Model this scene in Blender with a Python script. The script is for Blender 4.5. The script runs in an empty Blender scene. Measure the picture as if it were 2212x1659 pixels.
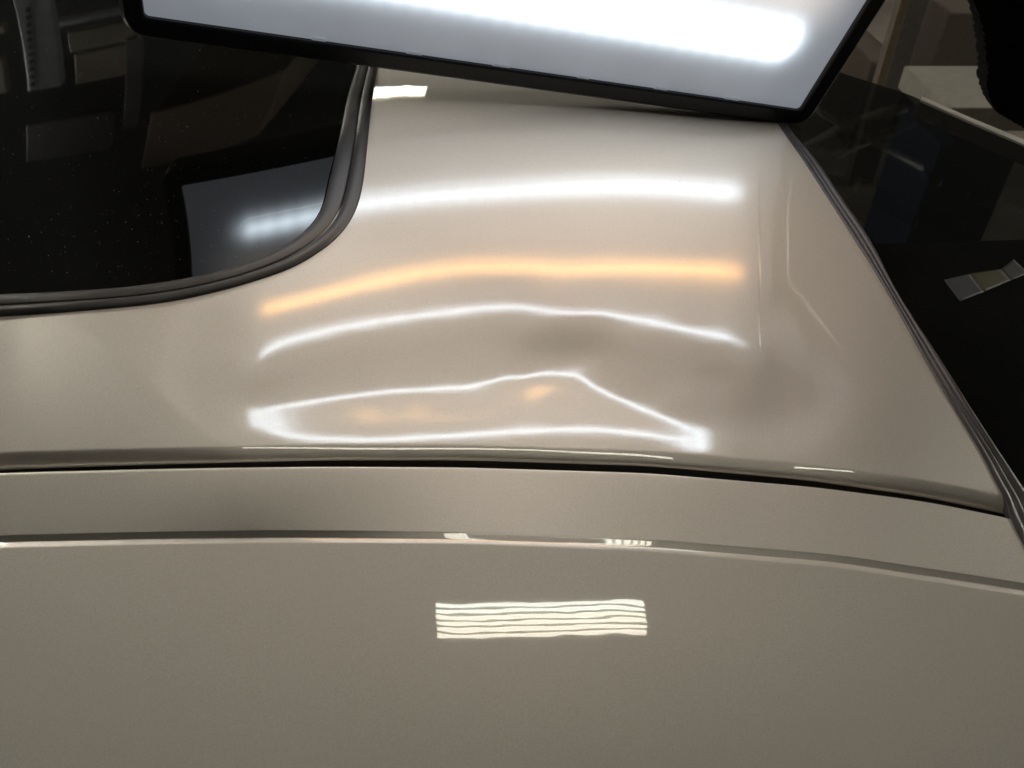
import bpy, bmesh, math, random
import numpy as np
from mathutils import Vector, Matrix
random.seed(7)
rad = math.radians
S = bpy.context.scene
C = S.collection

# ------------------------------------------------------------------ camera
PITCH = rad(40.0)
CAM = np.array([0.0, 0.0, 0.308046])
cam_data = bpy.data.cameras.new('camera')
cam_data.sensor_width = 36.0
cam_data.lens = 28.0
cam_data.clip_start = 0.02
cam_data.clip_end = 100.0
cam_data.dof.use_dof = True
cam_data.dof.focus_distance = 0.62
cam_data.dof.aperture_fstop = 16.0
cam = bpy.data.objects.new('camera', cam_data)
C.objects.link(cam)
cam.location = CAM
cam.rotation_euler = (rad(90.0) - PITCH, 0.0, 0.0)
S.camera = cam

# ------------------------------------------------------------------ world
W = bpy.data.worlds.new('World')
S.world = W
W.use_nodes = True
nt = W.node_tree
bg = nt.nodes['Background']
bg.inputs['Color'].default_value = (0.92, 0.90, 0.82, 1)
bg.inputs['Strength'].default_value = 0.012

S.view_settings.view_transform = 'Standard'
S.view_settings.look = 'None'
S.view_settings.exposure = 0.0
S.view_settings.gamma = 1.0

# ------------------------------------------------------------------ measured surfaces
# inverse depth of each sheet-metal surface, as a bicubic spline over the
# viewing directions it was measured in; geometry is made from it in metres
F, CX, CY = 1720.0, 1106.0, 829.5
RW = np.array([[1, 0, 0], [0, math.sin(PITCH), math.cos(PITCH)], [0, math.cos(PITCH), -math.sin(PITCH)]])

def _b(u): return np.stack([(1-u)**3, 3*u**3-6*u**2+4, -3*u**3+3*u**2+3*u+1, u**3], -1)/6
def _d(u): return np.stack([-3*(1-u)**2, 9*u**2-12*u, -9*u**2+6*u+3, 3*u**2], -1)/6

class Sheet:
    def __init__(s, x0, x1, y0, y1, sp, txt):
        s.x0, s.x1, s.y0, s.y1, s.sp = x0, x1, y0, y1, sp
        s.nx = int(np.ceil((x1-x0)/sp))+3
        s.ny = int(np.ceil((y1-y0)/sp))+3
        s.c = np.array(txt.split(), float)*1e-6
    delta = None
    def ev(s, x, y):
        w = s.ev0(x, y)
        if s.delta is None: return w
        d = s.delta
        m = (x > d.x0+1) & (x < d.x1-1) & (y > d.y0+1) & (y < d.y1-1)
        e = d.ev0(x, y)
        return tuple(a+np.where(m, b, 0.0) for a, b in zip(w, e))
    def ev0(s, x, y):
        xc = np.clip(x, s.x0, s.x1-1e-6); yc = np.clip(y, s.y0, s.y1-1e-6)
        u = (xc-s.x0)/s.sp; v = (yc-s.y0)/s.sp
        i = np.clip(np.floor(u).astype(int), 0, s.nx-4); j = np.clip(np.floor(v).astype(int), 0, s.ny-4)
        u = u-i; v = v-j
        idx = (j[:, None]+np.arange(4))[:, :, None]*s.nx+(i[:, None]+np.arange(4))[:, None, :]
        c = s.c[idx]
        bu, bv, du, dv = _b(u), _b(v), _d(u)/s.sp, _d(v)/s.sp
        w = np.einsum('nij,ni,nj->n', c, bv, bu)
        wx = np.einsum('nij,ni,nj->n', c, bv, du)
        wy = np.einsum('nij,ni,nj->n', c, dv, bu)
        return w+wx*(x-xc)+wy*(y-yc), wx, wy       # linear beyond the measured part
    def pn(s, x, y):
        x = np.asarray(x, float).ravel(); y = np.asarray(y, float).ravel()
        w, wx, wy = s.ev(x, y)
        a = np.stack([(x-CX)/F, (CY-y)/F, np.ones_like(x)], 1)
        P = a/w[:, None]
        Px = np.array([1/F, 0, 0])/w[:, None]-a*(wx/w**2)[:, None]
        Py = np.array([0, -1/F, 0])/w[:, None]-a*(wy/w**2)[:, None]
        n = np.cross(Py, Px); n /= np.linalg.norm(n, axis=1)[:, None]
        n *= -np.sign((n*a).sum(1))[:, None]
        return P@RW.T+CAM, n@RW.T

BASE = Sheet(-80, 2320, 140, 1300, 40, '''
1494419 1486447 1478505 1470733 1463109 1455645 1448344 1441215 1434266 1427503 1420934 1414568 1408411 1402456 1396699 1391139 1385780 1380622
1375618 1370709 1365828 1360905 1355878 1350694 1345287 1339563 1333395 1326658 1319281 1311247 1302581 1293321 1283481 1273063 1262063 1250481
1238315 1225563 1212300 1198598 1184521 1170128 1155491 1140707 1125888 1111163 1096671 1082550 1068853 1055605 1042801 1030424 1018450 1006834 995540
984548 973847 963431 953296 943434 933828 924477 915277 1537847 1529644 1521463 1513465 1505610 1497917 1490392 1483048 1475896 1468945 1462203
1455678 1449378 1443293 1437418 1431752 1426291 1421027 1415896 1410822 1405725 1400537 1395214 1389742 1384098 1378204 1371917 1365088 1357645
1349591 1340991 1331917 1322381 1312350 1301771 1290610 1278843 1266454 1253537 1240199 1226550 1212687 1198691 1184645 1170612 1156654 1142860
1129359 1116214 1103475 1091160 1079268 1067787 1056668 1045876 1035385 1025178 1015242 1005568 996147 986958 978015 969201 1581364 1572927 1564522
1556289 1548200 1540272 1532515 1524943 1517571 1510406 1503457 1496726 1490222 1483936 1477864 1472007 1466357 1460897 1455543 1450196 1444759
1439159 1433375 1427449 1421426 1415257 1408779 1401808 1394265 1386178 1377660 1368831 1359697 1350161 1340114 1329477 1318197 1306243 1293718
1280780 1267607 1254350 1241124 1227998 1214957 1201950 1188990 1176188 1163639 1151432 1139622 1128226 1117240 1106621 1096331 1086339 1076621
1067159 1057939 1048950 1040173 1031616 1023180 1625104 1616447 1607811 1599345 1591019 1582852 1574857 1567050 1559445 1552046 1544856 1537872
1531100 1524536 1518182 1512043 1506113 1500364 1494691 1488969 1483071 1476913 1470494 1463929 1457365 1450806 1444053 1436883 1429215 1421100
1412698 1404189 1395561 1386630 1377220 1367212 1356515 1345069 1332974 1320450 1307776 1295178 1282840 1270838 1259039 1247196 1235207 1223177
1211257 1199600 1188302 1177406 1166916 1156794 1147000 1137499 1128262 1119264 1110487 1101919 1093541 1085364 1077284 1669045 1660166 1651301
1642604 1634042 1625639 1617408 1609365 1601521 1593872 1586410 1579123 1572014 1565086 1558353 1551834 1545526 1539399 1533325 1527148 1520707
1513896 1506722 1499365 1492106 1485034 1477906 1470480 1462695 1454614 1446411 1438308 1430259 1421988 1413274 1403967 1393935 1383063 1371430
1359319 1347123 1335174 1323789 1313111 1302830 1292363 1281458 1270250 1258989 1247906 1237145 1226766 1216779 1207152 1197845 1188824 1180056
1171509 1163165 1155007 1147017 1139210 1131479 1713196 1704098 1695007 1686082 1677291 1668657 1660197 1651923 1643837 1635924 1628155 1620508
1612983 1605595 1598382 1591382 1584609 1578033 1571511 1564860 1557888 1550457 1542562 1534411 1526393 1518695 1511074 1503333 1495481 1487577
1479728 1472087 1464563 1456873 1448803 1440181 1430830 1420562 1409410 1397716 1385936 1374527 1364056 1354847 1346333 1337368 1327574 1317201
1306643 1296207 1286058 1276255 1266807 1257685 1248861 1240307 1231991 1223882 1215957 1208198 1200587 1193140 1185749 1757555 1748240 1738929
1729783 1720770 1711916 1703237 1694739 1686411 1678215 1670100 1662029 1654003 1646060 1638271 1630708 1623407 1616349 1609386 1602314 1594922
1587050 1578669 1569965 1561290 1552861 1544638 1536539 1528679 1521091 1513740 1506537 1499364 1492087 1484524 1476465 1467685 1457940 1447216
1435936 1424494 1413478 1403822 1396142 1389532 1381986 1373182 1363632 1353878 1344247 1334871 1325771 1316940 1308361 1300025 1291927 1284047
1276360 1268841 1261471 1254228 1247134 1240075 1802122 1792596 1783071 1773712 1764488 1755427 1746541 1737827 1729253 1720751 1712243 1703679
1695071 1686491 1678056 1669881 1662032 1654503 1647147 1639748 1632074 1623946 1615299 1606246 1597065 1588044 1579326 1570929 1563072 1555723
1548718 1541846 1534987 1528067 1520919 1513255 1504795 1495319 1484833 1473812 1462688 1452145 1443342 1437161 1432324 1425792 1417752 1409068
1400332 1391779 1383426 1375219 1367124 1359144 1351313 1343664 1336206 1328925 1321798 1314805 1307922 1301173 1294440 1846882 1837152 1827421
1817860 1808437 1799182 1790102 1781179 1772350 1763514 1754563 1745439 1736176 1726900 1717788 1709003 1700635 1692687 1685009 1677366 1669495
1661190 1652366 1643075 1633536 1624109 1615029 1606444 1598547 1591255 1584394 1577709 1571033 1564401 1557648 1550301 1541939 1532521 1522245
1511356 1500504 1490684 1483033 1478165 1474313 1468167 1460787 1453195 1445824 1438694 1431650 1424540 1417306 1409989 1402682 1395478 1388427
1381537 1374791 1368165 1361635 1355225 1348812 1891821 1881895 1871968 1862216 1852608 1843174 1833913 1824783 1815688 1806485 1797035 1787284
1777308 1767307 1757537 1748205 1739405 1731128 1723215 1715388 1707318 1698743 1689557 1679869 1669950 1660114 1650646 1641869 1633911 1626631
1619901 1613403 1606875 1600551 1594274 1587339 1579152 1569877 1559839 1549206 1538742 1529639 1522966 1518771 1514901 1508850 1502366 1496226
1490558 1485134 1479619 1473759 1467479 1460867 1454094 1447327 1440670 1434159 1427782 1421516 1415332 1409256 1403160 1936926 1926814 1916703
1906773 1896994 1887394 1877962 1868626 1859248 1849637 1839630 1829187 1818452 1807731 1797378 1787637 1778561 1770079 1762039 1754099 1745829
1736888 1727139 1716780 1706285 1696082 1686321 1677302 1669316 1662117 1655636 1649441 1643076 1637163 1631561 1625233 1617313 1608303 1598663
1588459 1578415 1569687 1563231 1559042 1555104 1549240 1543733 1539067 1535126 1531455 1527523 1522960 1517661 1511762 1505516 1499174 1492897
1486752 1480735 1474822 1468979 1463234 1457452 1982185 1971898 1961614 1951519 1941584 1931834 1922238 1912695 1903013 1892954 1882329 1871130
1859600 1848189 1837382 1827453 1818333 1809787 1801736 1793764 1785325 1776016 1765673 1754563 1743345 1732715 1722621 1713267 1705204 1698093
1691953 1686205 1680073 1674690 1669890 1664266 1656620 1647913 1638721 1628932 1619223 1610641 1604033 1599747 1596343 1591114 1586230 1582597
1580080 1577987 1575544 1572223 1567870 1562656 1556915 1550978 1545067 1539277 1533613 1528048 1522543 1517126 1511656 2027584 2017136 2006693
1996448 1986372 1976482 1966732 1956978 1946974 1936428 1925133 1913124 1900767 1888701 1877593 1867769 1858931 1850426 1842422 1834447 1825801
1816075 1805092 1793233 1781251 1770028 1759528 1749768 1741309 1734269 1728420 1723065 1717529 1712842 1708739 1703624 1696412 1688043 1679086
1669601 1660247 1651962 1645698 1641987 1639271 1634240 1629644 1626801 1625513 1624835 1623751 1621576 1618098 1613521 1608253 1602700 1597140
1591697 1586381 1581159 1575990 1570898 1565740 2073095 2062496 2051906 2041522 2031314 2021293 2011390 2001419 1991078 1980020 1968019 1955161
1941948 1929236 1917935 1908508 1900382 1891945 1883864 1875781 1866755 1856400 1844490 1831712 1818903 1806794 1795823 1785799 1777001 1770016
1764357 1759493 1754404 1750326 1746882 1742402 1735589 1727541 1718848 1709581 1700509 1692543 1686939 1684081 1681701 1676918 1673036 1671272
1671279 1671953 1672122 1670992 1668313 1664322 1659495 1654309 1649090 1643987 1639013 1634131 1629295 1624526 1619676 2118688 2107949 2097219
2086703 2076367 2066218 2056160 2045969 2035286 2023714 2011012 1997314 1983247 1969871 1958349 1949390 1942374 1934040 1925298 1916794 1907241
1896154 1883340 1869713 1856406 1844298 1833530 1823428 1814312 1807058 1801601 1797041 1793028 1790185 1787655 1783951 1777239 1769480 1761201
1752242 1743677 1736086 1730448 1726713 1723923 1719703 1716831 1716210 1717429 1719320 1720609 1720417 1718464 1715014 1710605 1705773 1700889
1696120 1691484 1686940 1682432 1677983 1673438 2164334 2153461 2142597 2131951 2121489 2111206 2100989 2090575 2079560 2067505 2054162 2039710
2024884 2010892 1999035 1990139 1983740 1975703 1966481 1957338 1947206 1935494 1921981 1907502 1893425 1880846 1869443 1858748 1849018 1841102
1835282 1830666 1827750 1826362 1824933 1821952 1816677 1810487 1803410 1795932 1788884 1782111 1776483 1771502 1768459 1764643 1762089 1761993
1764016 1766869 1769118 1769763 1768478 1765541 1761537 1757057 1752507 1748073 1743772 1739560 1735377 1731244 1727001 2210004 2199002 2188005
2177228 2166632 2156206 2145820 2135184 2123857 2111376 2097495 2082444 2067060 2052687 2040712 2031820 2024982 2016229 2006570 1996755 1985932
1973159 1958790 1943487 1928622 1915600 1904005 1893505 1884087 1875339 1867662 1862817 1858803 1857874 1857140 1855327 1851533 1846943 1841572
1836012 1830575 1825349 1820998 1817611 1815587 1811172 1808078 1808050 1810654 1814352 1817485 1818919 1818274 1815842 1812248 1808127 1803917
1799818 1795851 1791968 1788106 1784285 1780338 2255670 2244540 2233407 2222492 2211750 2201167 2190598 2179739 2168129 2155290 2140983 2125471
2109666 2095015 2082996 2074244 2067322 2057636 2045875 2034933 2023495 2010210 1995708 1980884 1966647 1953115 1940602 1929929 1920871 1911280
1901791 1896722 1890665 1889067 1888411 1889378 1887963 1885430 1880968 1875970 1871059 1866416 1863205 1862067 1860345 1855659 1852681 1853270
1856795 1861498 1865569 1867797 1867791 1865868 1862696 1858948 1855088 1851328 1847695 1844139 1840593 1837079 1833425 2301312 2290054 2278783
2267721 2256821 2246063 2235301 2224225 2212370 2199258 2184646 2168792 2152589 2137455 2124810 2115196 2107144 2096987 2085488 2074243 2061960
2048131 2033390 2018738 2004714 1990690 1977332 1966160 1957258 1948787 1941622 1936535 1931811 1930694 1930379 1929890 1928142 1926359 1922125
1917822 1913374 1908603 1905385 1903911 1901212 1896998 1895384 1897517 1902471 1908384 1913433 1916433 1917038 1915615 1912871 1909509 1906011
1902598 1899299 1896067 1892833 1889622 1886255 2346910 2335524 2324111 2312893 2301821 2290875 2279912 2268635 2256594 2243327 2228587 2212597
2196161 2180566 2167091 2156224 2146631 2135337 2124924 2114353 2102559 2089510 2075329 2061636 2048520 2034613 2021595 2011020 2002405 1995271
1990408 1986437 1983756 1983240 1981602 1977514 1973830 1969792 1965144 1961823 1957592 1952025 1947978 1945388 1941667 1938120 1938247 1942144
1948530 1955517 1961360 1964972 1966082 1965105 1962775 1959805 1956679 1953619 1950657 1947746 1944821 1941907 1938822 2392444 2380930 2369369
2357987 2346732 2335587 2324422 2312968 2300816 2287543 2272923 2257148 2240946 2225493 2212035 2201290 2192369 2181278 2172023 2162411 2151594
2139858 2126683 2113380 2100039 2086654 2074391 2063645 2054481 2047637 2043161 2040191 2038489 2037806 2036246 2032786 2028226 2022691 2016341
2010440 2004590 1998303 1993577 1989862 1985687 1982953 1984132 1988981 1996070 2003526 2009698 2013594 2015007 2014373 2012419 2009835 2007087
2004386 2001761 1999170 1996550 1993928 1991118 2437893 2426250 2414537 2402985 2391537 2380185 2368819 2357213 2345020 2331883 2317619 2302419
2286948 2272292 2259613 2249570 2241255 2231302 2222865 2214461 2204044 2192397 2179787 2166503 2152801 2139481 2127235 2116210 2106753 2099593
2094817 2091700 2090027 2089717 2089164 2086890 2083474 2079402 2074076 2067881 2060795 2053429 2047132 2041213 2035831 2033009 2034139 2038815
2045610 2052728 2058626 2062395 2063861 2063441 2061808 2059596 2057228 2054890 2052605 2050333 2048013 2045678 2043138 2483236 2471461 2459594
2447867 2436221 2424656 2413088 2401342 2389146 2376220 2362434 2347969 2333393 2319605 2307473 2297278 2288044 2278284 2270288 2263401 2254381
2242921 2230654 2217383 2203395 2189826 2177178 2165874 2156201 2148649 2143510 2140136 2138408 2138212 2138105 2136676 2134275 2131233 2127968
2124639 2119370 2113284 2105967 2097770 2090843 2087158 2087439 2091118 2096835 2102946 2108050 2111332 2112629 2112304 2110943 2109089 2107101
2105128 2103183 2101226 2099203 2097152 2094877 2528471 2516565 2504543 2492639 2480792 2469011 2457238 2445346 2433139 2420414 2407081 2393284
2379453 2366236 2354189 2343407 2333339 2323631 2315528 2308452 2299873 2289071 2277114 2264087 2250384 2236982 2224442 2213210 2203578 2195891
2190363 2186650 2184605 2183940 2183579 2182516 2180821 2178829 2176980 2175050 2171588 2166997 2160733 2153172 2146476 2142551 2142068 2144559
2148884 2153651 2157674 2160258 2161254 2160956 2159836 2158333 2156722 2155114 2153505 2151861 2150130 2148356 2146342 2573595 2561559 2549384
2537305 2525260 2513263 2501277 2489221 2476963 2464363 2451356 2438038 2424690 2411732 2399508 2388091 2377311 2367227 2358402 2350323 2341399
2330929 2319345 2306871 2293930 2281244 2269341 2258619 2249338 2241739 2235948 2231814 2229179 2227715 2226708 2225526 2224137 2222792 2221724
2220628 2218605 2215508 2210963 2205316 2200108 2196838 2196136 2197724 2200766 2204203 2207121 2208979 2209657 2209379 2208501 2207347 2206112
2204863 2203586 2202246 2200802 2199301 2197543 2618607 2606443 2594118 2581870 2569631 2557421 2545218 2532976 2520613 2508038 2495201 2482152
2469048 2456142 2443644 2431647 2420178 2409387 2399515 2390203 2380547 2370040 2358799 2347026 2335072 2323425 2312491 2302574 2293865 2286514
2280594 2276038 2272722 2270383 2268592 2266993 2265551 2264423 2263694 2263109 2262110 2260384 2257677 2254224 2250966 2248893 2248487 2249605
2251705 2254070 2256071 2257334 2257779 2257569 2256956 2256155 2255291 2254392 2253436 2252394 2251229 2249995 2248487 2663506 2651217 2638746
2626334 2613912 2601497 2589080 2576635 2564121 2551480 2538677 2525725 2512697 2499734 2486964 2474482 2462380 2450803 2439883 2429428 2418984
2408256 2397268 2386158 2375161 2364579 2354668 2345620 2337544 2330516 2324574 2319689 2315786 2312699 2310201 2308117 2306439 2305265 2304615
2304308 2303993 2303376 2302263 2300755 2299340 2298569 2298732 2299749 2301302 2302962 2304348 2305240 2305599 2305539 2305224 2304783 2304279
2303717 2303070 2302314 2301420 2300447 2299186 2708294 2695880 2683268 2670700 2658105 2645498 2632875 2620226 2607533 2594767 2581903 2568935
2555887 2542832 2529846 2517008 2504417 2492193 2480445 2469117 2458030 2447059 2436230 2425624 2415382 2405662 2396597 2388283 2380758 2374047
2368160 2363091 2358806 2355223 2352238 2349784 2347878 2346586 2345907 2345727 2345826 2345981 2346030 2345965 2345974 2346299 2347061 2348198
2349538 2350853 2351947 2352715 2353145 2353319 2353330 2353247 2353091 2352849 2352496 2352016 2351386 2350668 2349650 2752982 2740446 2727696
2714980 2702222 2689438 2676624 2663780 2650903 2637985 2625011 2611972 2598864 2585726 2572603 2559555 2546663 2534026 2521752 2509872 2498362
2487212 2476468 2466184 2456433 2447286 2438795 2430992 2423867 2417414 2411633 2406523 2402081 2398274 2395063 2392434 2390414 2389048 2388333
2388200 2388515 2389120 2389879 2390719 2391658 2392747 2393995 2395337 2396684 2397932 2398996 2399840 2400470 2400938 2401293 2401560 2401736
2401798 2401727 2401514 2401141 2400673 2399893 2797569 2784901 2772022 2759162 2746253 2733306 2720319 2707297 2694250 2681181 2668088 2654964
2641799 2628615 2615439 2602311 2589295 2576470 2563941 2551787 2540059 2528812 2518110 2507999 2498515 2489684 2481516 2474012 2467141 2460882
2455230 2450188 2445766 2441951 2438730 2436104 2434094 2432731 2432009 2431886 2432282 2433089 2434197 2435507 2436954 2438492 2440069 2441614
2443081 2444426 2445627 2446678 2447587 2448384 2449088 2449696 2450191 2450548 2450751 2450799 2450678 2450453 2449919 2842108 2829340 2816320
2803330 2790277 2777182 2764040 2750861 2737664 2724464 2711270 2698080 2684887 2671706 2658554 2645457 2632459 2619621 2607039 2594807 2583012
2571735 2561057 2551019 2541647 2532950 2524926 2517567 2510840 2504723 2499209 2494303 2490016 2486335 2483247 2480748 2478841 2477541 2476834
2476696 2477078 2477913 2479115 2480588 2482238 2483982 2485742 2487445 2489064 2490585 2492006 2493331 2494560 2495705 2496759 2497704 2498513
2499161 2499635 2499942 2500067 2500094 2499776 2886352 2873477 2860353 2847225 2834041 2820810 2807532 2794220 2780900 2767597 2754331 2741111
2727935 2714818 2701769 2688801 2675940 2663230 2650748 2638583 2626830 2615580 2604918 2594889 2585523 2576834 2568827 2561502 2554839 2548824
2543452 2538726 2534650 2531198 2528341 2526053 2524313 2523112 2522428 2522242 2522530 2523253 2524357 2525766 2527394 2529154 2530965 2532764
2534528 2536249 2537929 2539563 2541138 2542642 2544052 2545335 2546458 2547398 2548145 2548710 2549091 2549341 2549246''')
GLASS = Sheet(-80, 800, -80, 720, 80, '''
1053069 1054323 1055851 1057706 1059973 1062759 1066190 1070403 1075532 1081695 1088973 1097402 1106982 1117703 1162865 1161749 1160854 1160217
1159905 1160013 1160661 1161992 1164159 1167307 1171546 1176926 1183452 1191111 1271888 1268439 1265160 1262072 1259220 1256682 1254566 1253014
1252198 1252297 1253462 1255766 1259212 1263783 1380093 1374359 1368742 1363252 1357912 1352776 1347928 1343500 1339676 1336680 1334725 1333917
1334252 1335704 1487407 1479437 1471538 1463708 1455949 1448285 1440764 1433491 1426643 1420492 1415356 1411389 1408575 1406872 1593731 1583573
1573448 1563346 1553252 1543156 1533061 1523016 1513157 1503793 1495415 1488235 1482230 1477336 1698951 1686640 1674335 1662021 1649675 1637259
1624728 1612049 1599255 1586639 1574994 1564576 1555341 1547213 1802950 1788503 1774038 1759547 1745002 1730357 1715533 1700409 1684834 1668994
1654126 1640490 1628006 1616614 1905621 1889033 1872405 1855729 1838982 1822117 1805046 1787602 1769455 1750591 1732640 1715861 1700194 1685580
2006887 1988138 1969322 1950428 1931425 1912261 1892844 1873026 1852581 1831322 1810545 1790727 1771939 1754153 2106705 2085776 2064749 2043608
2022315 2000814 1979022 1956835 1934151 1910805 1887531 1864899 1843133 1822279 2205061 2181937 2158690 2135298 2111724 2087916 2063810 2039332
2014404 1988948 1963369 1938151 1913595 1889820 2301954 2276630 2251163 2225531 2199701 2173631 2147270 2120559 2093428 2065844 2038042 2010395
1983209 1956656''')
LOWER = Sheet(-80, 2320, 1120, 1740, 80, '''
2359934 2358222 2355537 2351905 2347340 2341835 2335387 2328031 2319892 2311216 2302367 2293759 2285688 2278182 2271301 2265204 2259520 2253923
2248206 2242087 2235362 2228519 2221758 2215139 2208554 2201796 2194675 2187077 2178965 2170361 2161317 2151891 2142126 2415701 2414962 2413245
2410573 2406950 2402358 2396792 2390309 2383074 2375392 2367695 2360449 2353912 2347761 2341828 2336480 2331073 2325321 2319212 2312523 2304876
2297281 2289851 2282686 2275670 2268556 2261133 2253284 2244974 2236229 2227099 2217636 2207876 2471426 2471639 2470865 2469120 2466384 2462627
2457846 2452115 2445638 2438783 2432051 2425986 2420860 2415875 2410532 2405699 2400329 2394279 2387773 2380700 2372261 2364240 2356311 2348710
2341341 2333927 2326246 2318184 2309714 2300863 2291683 2282219 2272499 2527161 2528301 2528433 2527558 2525642 2522644 2518562 2513490 2507675
2501544 2495659 2490599 2486580 2482390 2477317 2472478 2466831 2460469 2453598 2446263 2437649 2429654 2421355 2413354 2405646 2397946 2390031
2381787 2373193 2364277 2355087 2345663 2336024 2582936 2584951 2585920 2585835 2584657 2582339 2578891 2574428 2569231 2563758 2558564 2554110
2550405 2546311 2542098 2536970 2530958 2524484 2517347 2509572 2502005 2493992 2485241 2476782 2468681 2460669 2452518 2444113 2435429 2426490
2417332 2407991 2398478 2638716 2641524 2643242 2643856 2643324 2641607 2638729 2634827 2630206 2625320 2620667 2616542 2612846 2608828 2605038
2599793 2593575 2586956 2579575 2571275 2563662 2555797 2547209 2538662 2530324 2522058 2513703 2505169 2496435 2487515 2478436 2469219 2459868
2694432 2697940 2700309 2701520 2701535 2700327 2697937 2694526 2690406 2686012 2681779 2677881 2674176 2670241 2666151 2660844 2654564 2647703
2640101 2631814 2623872 2615873 2607457 2598952 2590501 2582063 2573557 2564936 2556189 2547330 2538372 2529315 2520153 2750002 2754112 2757031
2758737 2759192 2758386 2756381 2753358 2749626 2745591 2741627 2737841 2734081 2730060 2725611 2720186 2713843 2706801 2699083 2690868 2682719
2674558 2666193 2657716 2649204 2640658 2632054 2623383 2614652 2605878 2597063 2588190 2579235 2805330 2809949 2813323 2815422 2816211 2815696
2813964 2811211 2807740 2803921 2800076 2796286 2792409 2788210 2783471 2777895 2771468 2764317 2756550 2748374 2740128 2731862 2723487 2715010
2706458 2697847 2689186 2680493 2671794 2663110 2654440 2645753 2637013 2860312 2865355 2869096 2871496 2872524 2872203 2870641 2868046 2864715
2860987 2857136 2853240 2849183 2844763 2839778 2834039 2827516 2820294 2812505 2804350 2796069 2787748 2779352 2770862 2762285 2753638 2744950
2736258 2727601 2719004 2710468 2701956 2693426 2914869 2920264 2924294 2926914 2928098 2927885 2926399 2923860 2920559 2916808 2912849 2908763
2904466 2899791 2894566 2888655 2882027 2874750 2866953 2858820 2850537 2842192 2833779 2825279 2816690 2808031 2799341 2790670 2782065 2773558
2765147 2756796 2748460''')
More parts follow.
